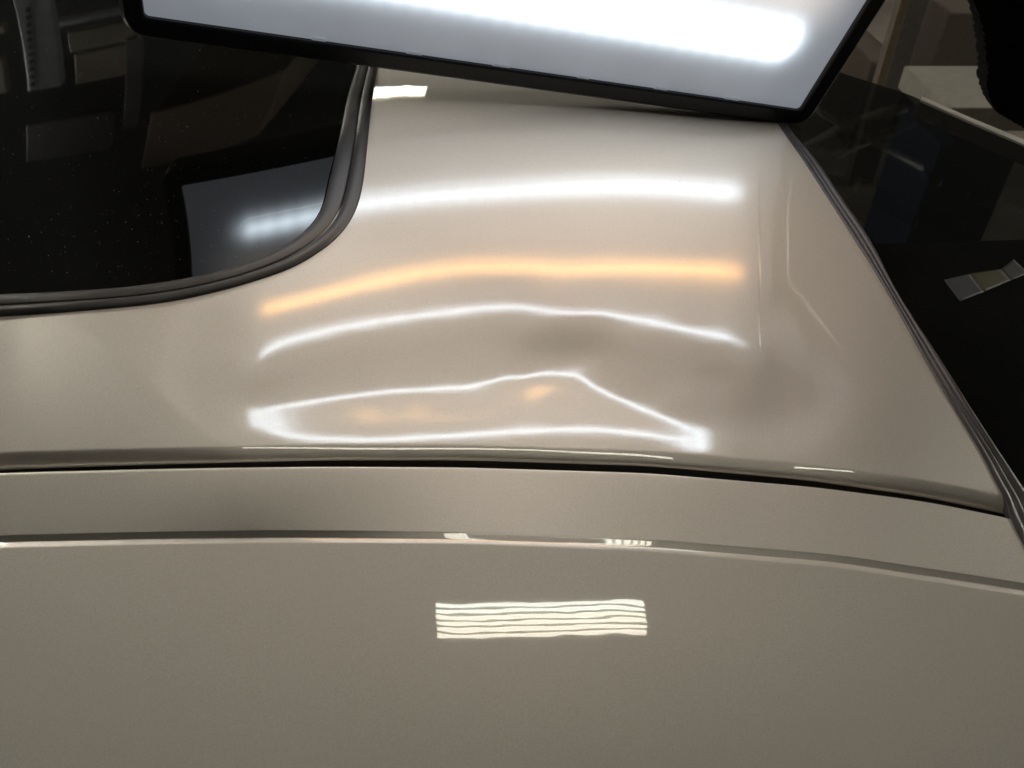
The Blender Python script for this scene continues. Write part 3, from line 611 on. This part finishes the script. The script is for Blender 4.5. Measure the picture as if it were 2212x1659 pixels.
sO, sM, sI = (resample(k, 260, 11) for k in (S_OUT, S_MID, S_IN))
mL, mR = (resample(k, 240, 9) for k in (M_L, M_R))

def top_of_panel(x):
    # the sheet runs on under seal and moulding
    a = sM[::-1]; L = np.interp(x, a[:, 0]+6, a[:, 1])
    c = mL*0.55+mR*0.45; Rr = np.interp(x, c[:, 0], c[:, 1])
    y = np.where(x < 812, L, 60.0)
    y = np.where(x > 1640, Rr, y)
    return y

# pillar panel
xs = np.unique(np.r_[np.arange(-80, 640, 6.0), np.arange(640, 830, 1.5), np.arange(830, 1630, 5.0), np.arange(1630, 2182, 3.0), 2182.0])
NR = 230
gy = GAP(xs)
start = gy-45.0
corner = np.clip((xs-2140)/42.0, 0, 1)
ty = np.minimum(top_of_panel(xs), start-2)
v = np.linspace(0, 1, NR); v = v**0.9
X = np.repeat(xs[None, :], NR, 0); Y = ty[None]*(1-v[:, None])+start[None]*v[:, None]
P, N = BASE.pn(X, Y); P = P.reshape(NR, len(xs), 3)
# fine relief between the measured marks is kept; edge now rolls down into the seam
Pe, Ne = BASE.pn(xs, start)
Pg, _ = BASE.pn(xs, start+14)
T = Pg-Pe; T -= (T*Ne).sum(1)[:, None]*Ne
Tx, _ = BASE.pn(xs+3, GAP(xs+3)-45.0); Tx = Tx-Pe; Tx /= np.linalg.norm(Tx, axis=1)[:, None]
T -= (T*Tx).sum(1)[:, None]*Tx; T /= np.linalg.norm(T, axis=1)[:, None]
rolls = []; cur = Pe.copy(); prev = Pe.copy()
LR = 0.0093*np.linalg.norm(Pe-CAM, axis=1)/0.43; NS = 44
depth_ = 0.0
for i in range(NS):
    s_ = (i+0.5)/NS
    phi = np.interp(s_, [0, 0.05, 0.15, 0.30, 0.55, 0.72, 0.88, 1.0], [0, 4, 17, 22, 27, 38, 62, 82])
    a = rad(float(phi)); cur = cur+(LR/NS)[:, None]*(math.cos(a)*T-math.sin(a)*Ne); rolls.append(cur)
last = rolls[-1]
rolls.append(last-0.0006*Ne)
shade_rows = np.array([last-0.0003*Ne-0.0010*T, last-0.0003*Ne+0.00025*T, last-0.0007*Ne+0.0005*T, last-0.005*Ne+0.0006*T, last-0.014*Ne+0.0008*T])
P = np.concatenate([P, np.array(rolls)], 0)
pillar = solid(grid_mesh('pillar_panel', P, M_PAINT, car), 0.0011)
pillar['label'] = 'smooth beige pillar panel with a shallow crumpled dent'

grid_mesh('seam_shade', shade_rows, M_DARK, car)  # black strip standing in for the shade down in the gap
# seam floor
xg = np.arange(-80, 2330, 12.0)
Pa, Na = BASE.pn(xg, GAP(xg)-26); Pb, Nb = BASE.pn(xg, GAP(xg)+22)
seam = grid_mesh('seam_channel', np.stack([Pa-0.013*Na, Pb-0.013*Nb]), M_DARK, car)

# rail between the seam and the crease
xs = np.arange(-80, 2330, 6.0)
g = GAP(xs)+3.2; c = CREASE(xs)
rows = []
Pe, Ne = BASE.pn(xs, g+6); Pf, _ = BASE.pn(xs, g+20); T = Pf-Pe; T /= np.linalg.norm(T, axis=1)[:, None]
r2 = 0.0024
for k in (0.012, 0.006, 0.0025): rows.append(Pe-r2*T-(r2+k)*Ne)
for th in np.linspace(90, 6, 12):
    a = rad(th); rows.append(Pe-r2*math.sin(a)*T-r2*(1-math.cos(a))*Ne)
ys = np.linspace(0, 1, 34)
for t in ys:
    y = (g+6)*(1-t)+(c-16)*t; p, _ = BASE.pn(xs, y); rows.append(p)
def smooth01(t): t = min(1, max(0, t)); return t*t*(3-2*t)
for dy in np.arange(-15, 2.1, 0.75):
    p, nn = BASE.pn(xs, c+dy)
    s_ = dy+15
    rows.append(p-nn*(0.0014*(s_/17.0)*smooth01(s_/3.5)))
rows.append(rows[-1]-nn*0.004)
rail = grid_mesh('rail', np.array(rows), M_PAINT, car)
solid(rail, 0.0010)

# lower panel: rises out of the groove, over a small rounded bead, then runs on
rows = []
p0, n0 = LOWER.pn(xs, c+15); p1, _ = LOWER.pn(xs, c+30)
A = p0-p1; A -= (A*n0).sum(1)[:, None]*n0; A /= np.linalg.norm(A, axis=1)[:, None]
NB_ = 30; LB = 0.0058; cur = p0.copy(); acc = [p0.copy()]
for i in range(NB_):
    u_ = 1-(i+0.5)/NB_
    a = rad(float(np.interp(u_, [0, 0.10, 0.25, 0.82, 1.0], [58, 36, 27, 17, 0])))
    cur = cur+LB/NB_*(math.cos(a)*A-math.sin(a)*n0); acc.append(cur)
rows = [acc[-1]-0.006*n0, acc[-1]-0.003*n0]+acc[::-1]
for dy in list(np.arange(17, 40, 2.0)):
    p, _ = LOWER.pn(xs, c+dy); rows.append(p)
for t in np.linspace(0, 1, 110)[1:]:
    y = (c+38)*(1-t)+1740*t; p, _ = LOWER.pn(xs, y); rows.append(p)
lower = grid_mesh('body_panel', np.array(rows), M_PAINT, car)
solid(lower, 0.0010)
lower['label'] = 'curved beige body panel below the crease, mirroring the ceiling light'

# ------------------------------------------------------------------ side window
def strip_between(name, A, B, prof, mat, parent, fun, drop_ends=True):
    """sweep a profile: prof = [(fraction from A to B, height in m)]"""
    rows = []
    for fr_, h in prof:
        q = A*(1-fr_)+B*fr_
        p, nn = fun(q[:, 0], q[:, 1]); rows.append(p+nn*h)
    return grid_mesh(name, np.array(rows), mat, parent)

def base_fn(x, y):
    p, nn = BASE.pn(x, np.maximum(y, 60)); return p, nn
seal_root = strip_between('window_seal', sO, sI, [(0.02, -0.004), (0.03, 0.0002)]+
    [(0.03+0.42*t, 0.0002+0.0026*math.sin(math.pi*(0.06+0.86*t))) for t in np.linspace(0.05, 1, 14)], M_RUBBER, car, base_fn)
strip_between('sealing_lip', sO, sI, [(0.455, -0.0022), (0.47, -0.0012), (0.50, 0.0010)]+
    [(0.50+0.48*t, 0.0010+0.0009*math.sin(math.pi*t*0.9)-0.0016*t**3) for t in np.linspace(0.08, 1, 14)]+[(0.99, -0.0016), (0.992, -0.004)], M_RUBBER, seal_root, base_fn)

# window glass
a = sI[::-1]
gx = np.unique(np.r_[np.arange(-80, 560, 8.0), np.arange(560, 800, 3.0)])
def glass_bottom(x): return np.interp(x, a[:, 0]-2, a[:, 1])
gb = np.where(gx < 786, glass_bottom(gx), 60.0)
gb = np.maximum(gb, -75.0)
v = np.linspace(0, 1, 70)
sel = gx <= 786; gx = gx[sel]; gb = gb[sel]
Yg = -78*(1-v[:, None])+gb[None]*v[:, None]; Xg = np.repeat(gx[None], len(v), 0)
pg, ng = GLASS.pn(Xg, Yg); pg = (pg-ng*0.0014).reshape(len(v), len(gx), 3)
wglass = grid_mesh('side_window', pg, M_GLASS, car)
wglass['label'] = 'dark tinted window glass with dust specks'

# dust on the glass
M_DUST = simple('pale_dust', (0.5, 0.48, 0.44), 0.9)
bm = bmesh.new()
rng = random.Random(3)
for i in range(420):
    x = rng.uniform(0, 720); y = rng.uniform(60, 600)
    if y > glass_bottom(np.array([x]))[0]-12 or x > 700: continue
    if rng.random() > 0.35+0.65*(y/600.0): continue
    p, nn = GLASS.pn([x], [y]); s = rng.uniform(0.00010, 0.00022)*(2.2 if rng.random() < 0.03 else 1)
    b = bmesh.ops.create_icosphere(bm, subdivisions=1, radius=s)
    bmesh.ops.translate(bm, vec=Vector(p[0]-nn[0]*0.0012+nn[0]*s), verts=b['verts'])
tag(obj_bm('dust', bm, M_DUST, wglass), kind='stuff')
# specks on the paint
M_SPECK = simple('dark_speck', (0.10, 0.08, 0.06), 0.9)
bm = bmesh.new()
for (x, y) in ((654, 738), (745, 765), (1215, 520), (1216, 396), (1468, 392), (897, 437), (630, 815), (540, 870), (1104, 575), (1350, 580), (980, 600), (1020, 612), (1420, 620), (1700, 640), (300, 840), (1480, 694)):
    p, nn = BASE.pn([x], [y]); s = rng.uniform(0.00018, 0.00034)
    b = bmesh.ops.create_icosphere(bm, subdivisions=1, radius=s)
    bmesh.ops.translate(bm, vec=Vector(p[0]+nn[0]*s*0.2), verts=b['verts'])
for (x, y) in ((700, 1120), (1340, 1090), (560, 1340), (1500, 1250), (860, 1500), (1700, 1420), (1260, 1590)):
    p, nn = (BASE if y < 1130 else LOWER).pn([x], [y]); s = rng.uniform(0.0001, 0.0002)
    b = bmesh.ops.create_icosphere(bm, subdivisions=1, radius=s)
    bmesh.ops.translate(bm, vec=Vector(p[0]+nn[0]*s*0.2), verts=b['verts'])
tag(obj_bm('dirt_speck', bm, M_SPECK, car), kind='stuff')

# ------------------------------------------------------------------ rear window and its ribbed moulding
mould = empty('window_moulding', (0, 0.5, -1.0)); mould.parent = car; mould.matrix_parent_inverse = Matrix.Translation(car.location).inverted()
def mfn(x, y): return BASE.pn(x, y)
def rib(f0, f1, h, name='rib'):
    b_ = 0.0005
    prof = [(f0, -0.004), (f0+0.001, b_)]+[(f0+(f1-f0)*t, b_+h*math.sin(math.pi*t)**0.7) for t in np.linspace(0.04, 0.96, 9)]+[(f1-0.001, b_), (f1, -0.004)]
    rows = []
    for fr_, hh in prof:
        q = mL*(1-fr_)+mR*fr_; p, nn = mfn(q[:, 0], q[:, 1]); rows.append(p+nn*hh)
    return grid_mesh(name, np.array(rows), M_MOULD, mould)
for (f0, f1, h) in ((-0.02, 0.30, 0.0009), (0.30, 0.58, 0.0013), (0.58, 1.02, 0.0022)): rib(f0, f1, h)

GT = smooth_curve_y([(1600, 75), (1810, 153), (1960, 200), (2100, 262), (2212, 309), (2330, 362)], 15)
xs = np.arange(1690, 2330, 6.0)
c2 = resample(M_R, 240, 9)
bot = np.interp(xs, c2[:, 0], c2[:, 1])
top = np.minimum(GT(xs), bot-2)
v = np.linspace(0, 1, 90)
Yg = top[None]*(1-v[:, None])+bot[None]*v[:, None]; Xg = np.repeat(xs[None], len(v), 0)
pr, nr = BASE.pn(Xg, Yg); pr = (pr-nr*0.0012).reshape(len(v), len(xs), 3)
rglass = grid_mesh('rear_window', pr, M_GLASS, car)

# far edge of the body beyond the rear window
xe = np.arange(1990, 2330, 10.0)
rows = []
for k, h in ((0, -0.02), (0, 0.0), (-2, 0.0016), (-5, 0.0016), (-7.5, 0.0), (-8, -0.02)):
    p, nn = BASE.pn(xe, GT(xe)+k*(0.4+0.6*(xe-1990)/340)); rows.append(p+nn*h)
grid_mesh('far_body_edge', np.array(rows), M_PAINT, car)

# interior under the windows
def under(name, x0, x1, y0, y1, depth, mat):
    X, Y = np.meshgrid(np.linspace(x0, x1, 14), np.linspace(y0, y1, 14))
    p, nn = BASE.pn(X, Y); return grid_mesh(name, (p-np.array([0, 0, depth])).reshape(14, 14, 3), mat, car)
under('interior_trim', -400, 860, -420, 720, 0.10, M_TRIM)
under('parcel_shelf', 1620, 2400, 330, 1300, 0.10, M_TRIM)

# ------------------------------------------------------------------ ceiling lights (seen as reflections), then added fill lights
def tube_material(name, col, s):
    m, nt, p = new_mat(name)
    n = noise(nt, 3.0, 1.0)
    p.inputs['Base Color'].default_value = (0.8, 0.8, 0.78, 1)
    p.inputs['Emission Color'].default_value = (*col, 1)
    nt.links.new(math_node(nt, 'MULTIPLY_ADD', n.outputs['Fac'], 0.1*s, 0.95*s), p.inputs['Emission Strength'])
    return m
TUBE_E = 11.0
M_T = [tube_material('tube_cool', (0.98, 1.0, 0.90), TUBE_E), tube_material('tube_greenish', (1.0, 0.96, 0.78), TUBE_E), tube_material('tube_warm', (1.0, 0.90, 0.74), TUBE_E)]
M_TS = [tube_material('fill_tube', (1.0, 0.96, 0.86), 80.0)]*3
M_HOUS = simple('fixture_grey', (0.22, 0.22, 0.20), 0.5)
def fixture(cx_, cy_, cz, w, d, label, mats=None):
    e = empty('ceiling_light', (cx_, cy_, cz)); tag(e, label, 'ceiling light')
    box('housing', (cx_, cy_, cz+0.045), (w+0.05, d+0.04, 0.05), M_HOUS, e, 0.004)
    for k in range(6):
        y = cy_+d/2-(k+0.5)*d/6
        bm = bmesh.new()
        bmesh.ops.create_cone(bm, cap_ends=True, segments=14, radius1=d/12*0.64, radius2=d/12*0.64, depth=w)
        bmesh.ops.transform(bm, matrix=Matrix.Translation((cx_, y, cz)) @ Matrix.Rotation(rad(90), 4, 'Y'), verts=bm.verts)
        obj_bm('tube', bm, (mats or M_T)[k//2], e, True)
    for s in (-1, 1): box('end_cap', (cx_+s*(w/2+0.012), cy_, cz+0.004), (0.02, d+0.02, 0.034), M_HOUS, e, 0.003)
    return e
fixture(0.3301, 0.2211, 2.2, 0.80, 0.18, 'six-tube ceiling light nearly overhead, mirrored below the crease')
fixture(-0.27, 2.90, 2.2, 0.54, 0.13, 'six-tube ceiling light farther off, mirrored beside the window seal')
fixture(-3.1, 2.5, 2.2, 1.5, 0.6, 'added six-tube fill light, unseen, off to the left of the car', M_TS)  # this and the next are added fill, placed clear of the reflections
fixture(5.2, 2.5, 2.2, 1.5, 0.6, 'added six-tube fill light, unseen, off to the right of the car', M_TS)


# ------------------------------------------------------------------ room behind the car
M_FLOOR = simple('workshop_floor', (0.16, 0.14, 0.12), 0.5, 0, 0.4, 3.0, 0.35)
bm = bmesh.new(); bmesh.ops.create_grid(bm, x_segments=8, y_segments=8, size=7.0)
bmesh.ops.translate(bm, vec=(0, 2, -1.05), verts=bm.verts)
tag(obj_bm('floor', bm, M_FLOOR), kind='structure')
# added spot, itself unseen, to brighten the shelving across the room
ld = bpy.data.lights.new('rack_fill_lamp', 'SPOT'); ld.energy = 75; ld.color = (1.0, 0.93, 0.82); ld.spot_size = rad(95); ld.spot_blend = 0.6; ld.shadow_soft_size = 0.15
lo = bpy.data.objects.new('rack_fill_lamp', ld); C.objects.link(lo); lo.location = (0.2, 1.5, 2.4)
lo.rotation_euler = (rad(62), 0, rad(10)); tag(lo, 'added unseen fill lamp brightening the storage rack', 'lamp')

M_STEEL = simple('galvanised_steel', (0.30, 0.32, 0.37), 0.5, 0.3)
M_HOLE = simple('hole_dark', (0.02, 0.02, 0.02), 0.9)
M_BOARDC = simple('cream_shelf_board', (0.20, 0.175, 0.13), 0.6)
M_BROWN = simple('brown_carton', (0.07, 0.055, 0.04), 0.8)
M_CLOTHB = simple('black_fleece', (0.006, 0.006, 0.006), 0.95, 0, 0.1, 60, 0.4, 1e-3, 200)
def mquad(x0, y0, x1, y1, Y, sheet=None):
    sh = sheet or GLASS
    a = [mirror_hit(sh, x, y, 1, Y) for x, y in ((x0, y0), (x1, y0), (x0, y1), (x1, y1))]
    a = np.array(a); lo_, hi_ = a.min(0), a.max(0); c_ = a.mean(0)
    sx = (abs(a[1, 0]-a[0, 0])+abs(a[3, 0]-a[2, 0]))/2; sz = (abs(a[2, 2]-a[0, 2])+abs(a[3, 2]-a[1, 2]))/2
    return c_, sx, sz
RY = 2.5
rack = empty('storage_rack', (-1.2, RY, -1.05)); tag(rack, 'perforated steel storage rack with cream boards, mirrored in the side window', 'storage rack')
c_, sx, sz = mquad(22, -160, 98, 190, RY)
box('upright', tuple(c_), (sx, 0.03, sz), M_STEEL, rack, 0.003)
for i in range(11):
    h = mirror_hit(GLASS, 60+i*0.9, 20+i*16.0, 1, RY-0.016)
    bm = bmesh.new(); bmesh.ops.create_cone(bm, cap_ends=True, segments=12, radius1=sx*0.085, radius2=sx*0.085, depth=0.004)
    bmesh.ops.transform(bm, matrix=Matrix.Translation(h) @ Matrix.Rotation(rad(90), 4, 'X'), verts=bm.verts)
    obj_bm('slot', bm, M_HOLE, rack)
for (x0, y0, x1, y1, mt, nm) in ((150, 50, 300, 92, M_BOARDC, 'shelf_board'), (165, 100, 280, 165, M_BOARDC, 'shelf_board'), (-60, 125, 14, 200, M_BOARDC, 'shelf_board'),
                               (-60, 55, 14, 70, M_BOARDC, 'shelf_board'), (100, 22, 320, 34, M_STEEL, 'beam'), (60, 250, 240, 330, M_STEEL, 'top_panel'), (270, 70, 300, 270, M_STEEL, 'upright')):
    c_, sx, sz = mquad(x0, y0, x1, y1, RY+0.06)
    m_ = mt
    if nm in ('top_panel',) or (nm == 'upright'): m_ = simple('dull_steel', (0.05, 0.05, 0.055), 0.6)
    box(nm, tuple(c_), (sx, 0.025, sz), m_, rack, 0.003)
c_, sx, sz = mquad(380, 120, 640, 240, RY+0.5)
bx_ = box('storage_carton', tuple(c_), (sx, 0.4, sz), M_BROWN, None, 0.01); tag(bx_, 'dark brown carton up on the wall shelf beyond the light board', 'carton')

def tube(name, pts, r, mat, parent=None, seg=8):
    pts = [Vector(p) for p in pts]; bm = bmesh.new(); rings = []
    for i, p in enumerate(pts):
        d = (pts[min(i+1, len(pts)-1)]-pts[max(i-1, 0)]).normalized()
        u = d.orthogonal().normalized(); w_ = d.cross(u)
        rings.append([bm.verts.new(p+r*(math.cos(2*math.pi*k/seg)*u+math.sin(2*math.pi*k/seg)*w_)) for k in range(seg)])
    for a_, b_ in zip(rings[:-1], rings[1:]):
        for k in range(seg): bm.faces.new((a_[k], a_[(k+1) % seg], b_[(k+1) % seg], b_[k]))
    bm.faces.new(rings[0][::-1]); bm.faces.new(rings[-1])
    return obj_bm(name, bm, mat, parent, True)
M_PIPE = simple('dull_pipe', (0.2, 0.2, 0.19), 0.5)
pr_ = empty('pipe_rack', (1.5, 2.2, -1.05)); tag(pr_, 'grey bent pipe rack mirrored in the rear window', 'pipe rack')
for pts in (((1700, 335), (1760, 306), (1828, 269), (1900, 244), (1959, 229)), ((1802, 335), (1850, 310), (1900, 291), (1960, 270), (2028, 258)), ((1766, 236), (1820, 270), (1882, 302), (1991, 360))):
    P3 = [mirror_hit(BASE, x, y, 1, 2.2) for x, y in pts]
    tube('bent_pipe', P3, 0.012, M_PIPE, pr_)

cr = empty('shelf_unit', (1.9, 2.6, -1.05)); tag(cr, 'dim grey shelf unit mirrored low in the rear window', 'shelf')
M_DIM = simple('dim_grey_paint', (0.07, 0.075, 0.075), 0.6)
for (x0, y0, x1, y1) in ((1850, 400, 1940, 440), (1905, 440, 1985, 470), (1990, 375, 2035, 392), (2080, 430, 2212, 445), (1820, 455, 1880, 500)):
    c_, sx, sz = mquad(x0, y0, x1, y1, 2.6, BASE)
    box('panel', tuple(c_), (sx, 0.02, sz), M_DIM, cr, 0.003)
# straight past the car: post, bench, floor
M_POST = simple('grey_post', (0.15, 0.14, 0.125), 0.7)
M_TAN = simple('tan_strip', (0.2, 0.155, 0.1), 0.7)
def yquad(x0, x1, y, Y): return on_y(x0, y, Y), on_y(x1, y, Y)
a_, b_ = yquad(1922, 1979, 100, 2.8)
post = empty('post', ((a_[0]+b_[0])/2, 2.8, -1.05)); tag(post, 'square grey post with a tan edge strip behind the light board', 'post')
box('shaft', ((a_[0]+b_[0])/2, 2.83, 0.0), (b_[0]-a_[0], 0.06, 2.1), M_POST, post, 0.004)
a2_, b2_ = yquad(1916, 1934, 100, 2.78)
box('edge_strip', ((a2_[0]+b2_[0])/2, 2.785, 0.0), (b2_[0]-a2_[0], 0.02, 2.1), M_TAN, post, 0.002)
wb = empty('work_bench', (2.0, 2.2, -1.05)); tag(wb, 'white topped work bench with a blue front beyond the rear window', 'work bench')
M_WHITE = simple('white_laminate', (0.27, 0.25, 0.21), 0.5); M_BLUE = simple('blue_panel', (0.03, 0.05, 0.11), 0.6)
A1, A2 = on_y(2036, 232, 1.9), on_y(2260, 222, 1.9); zt = A1[2]
D1 = on_y(2036, 262, 1.9)
box('bench_top', ((A1[0]+A2[0])/2+0.02, 2.05, zt-0.03), (A2[0]-A1[0], 0.30, 0.06), M_WHITE, wb, 0.004)
box('front', ((A1[0]+A2[0])/2+0.02, 2.05, (zt-0.06-1.05)/2-0.02), (A2[0]-A1[0]-0.04, 0.26, 1.05+zt-0.1), M_BLUE, wb, 0.004)
for (x0, x1, y, Y, h, mt, lab, nm) in ((1985, 2120, 60, 3.4, 0.5, M_BROWN, 'dark brown carton on the workshop floor right of the post', 'carton'), (1850, 1915, 80, 3.3, 0.35, M_BROWN, 'dark low carton on the floor left of the post', 'carton')):
    a_, b_ = yquad(x0, x1, y, Y)
    o = box(nm, ((a_[0]+b_[0])/2, Y, -1.045+h/2), (b_[0]-a_[0], 0.4, h), mt, None, 0.01); tag(o, lab, 'carton')

# black fleece hanging at the right edge
rng = random.Random(11)
ctl = [(2088, -60), (2104, 0), (2122, 62), (2131, 120), (2134, 150), (2133, 195), (2150, 236), (2180, 258), (2212, 276), (2290, 300)]
xsr = resample(ctl, 90, 3)
ed = [(x+rng.uniform(-3.0, 3.0), y+rng.uniform(-2, 2)) for x, y in xsr]
poly = [on_y(x, y, 1.35) for x, y in ed]+[on_y(2420, 300, 1.35), on_y(2420, -60, 1.35)]
bm = bmesh.new()
f_ = [bm.verts.new(p) for p in poly]; g_ = [bm.verts.new(p+np.array([0.01, 0.06, 0])) for p in poly]
bm.faces.new(f_); bm.faces.new(g_[::-1])
for i in range(len(f_)):
    j = (i+1) % len(f_); bm.faces.new((f_[i], g_[i], g_[j], f_[j]))
o = obj_bm('fleece_garment', bm, M_CLOTHB); tag(o, 'black fleece garment with a ragged edge at the right edge of the photo', 'garment')

# reflection of a yellow-grey label, painted as coloured patches on the rear window
M_GREY = simple('grey_reflection', (0.018, 0.019, 0.021), 0.6); M_YEL = simple('yellow_reflection', (0.030, 0.027, 0.003), 0.6)
refl = empty('painted_reflection', (0, 0, 0)); refl.parent = car; refl.matrix_parent_inverse = Matrix.Translation(car.location).inverted()
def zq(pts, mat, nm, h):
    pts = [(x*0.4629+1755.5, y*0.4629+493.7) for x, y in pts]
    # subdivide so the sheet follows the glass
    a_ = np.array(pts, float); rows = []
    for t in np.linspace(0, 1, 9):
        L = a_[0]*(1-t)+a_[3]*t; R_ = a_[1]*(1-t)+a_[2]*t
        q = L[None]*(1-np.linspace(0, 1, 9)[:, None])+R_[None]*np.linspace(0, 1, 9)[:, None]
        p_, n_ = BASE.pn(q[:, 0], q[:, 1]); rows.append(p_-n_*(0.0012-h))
    return solid(grid_mesh(nm, np.array(rows), mat, refl), 0.0001)
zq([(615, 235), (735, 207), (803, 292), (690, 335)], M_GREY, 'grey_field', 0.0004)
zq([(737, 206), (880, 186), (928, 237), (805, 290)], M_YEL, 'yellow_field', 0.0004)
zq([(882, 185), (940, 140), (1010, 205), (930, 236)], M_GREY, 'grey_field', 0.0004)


S.render.engine = 'CYCLES'
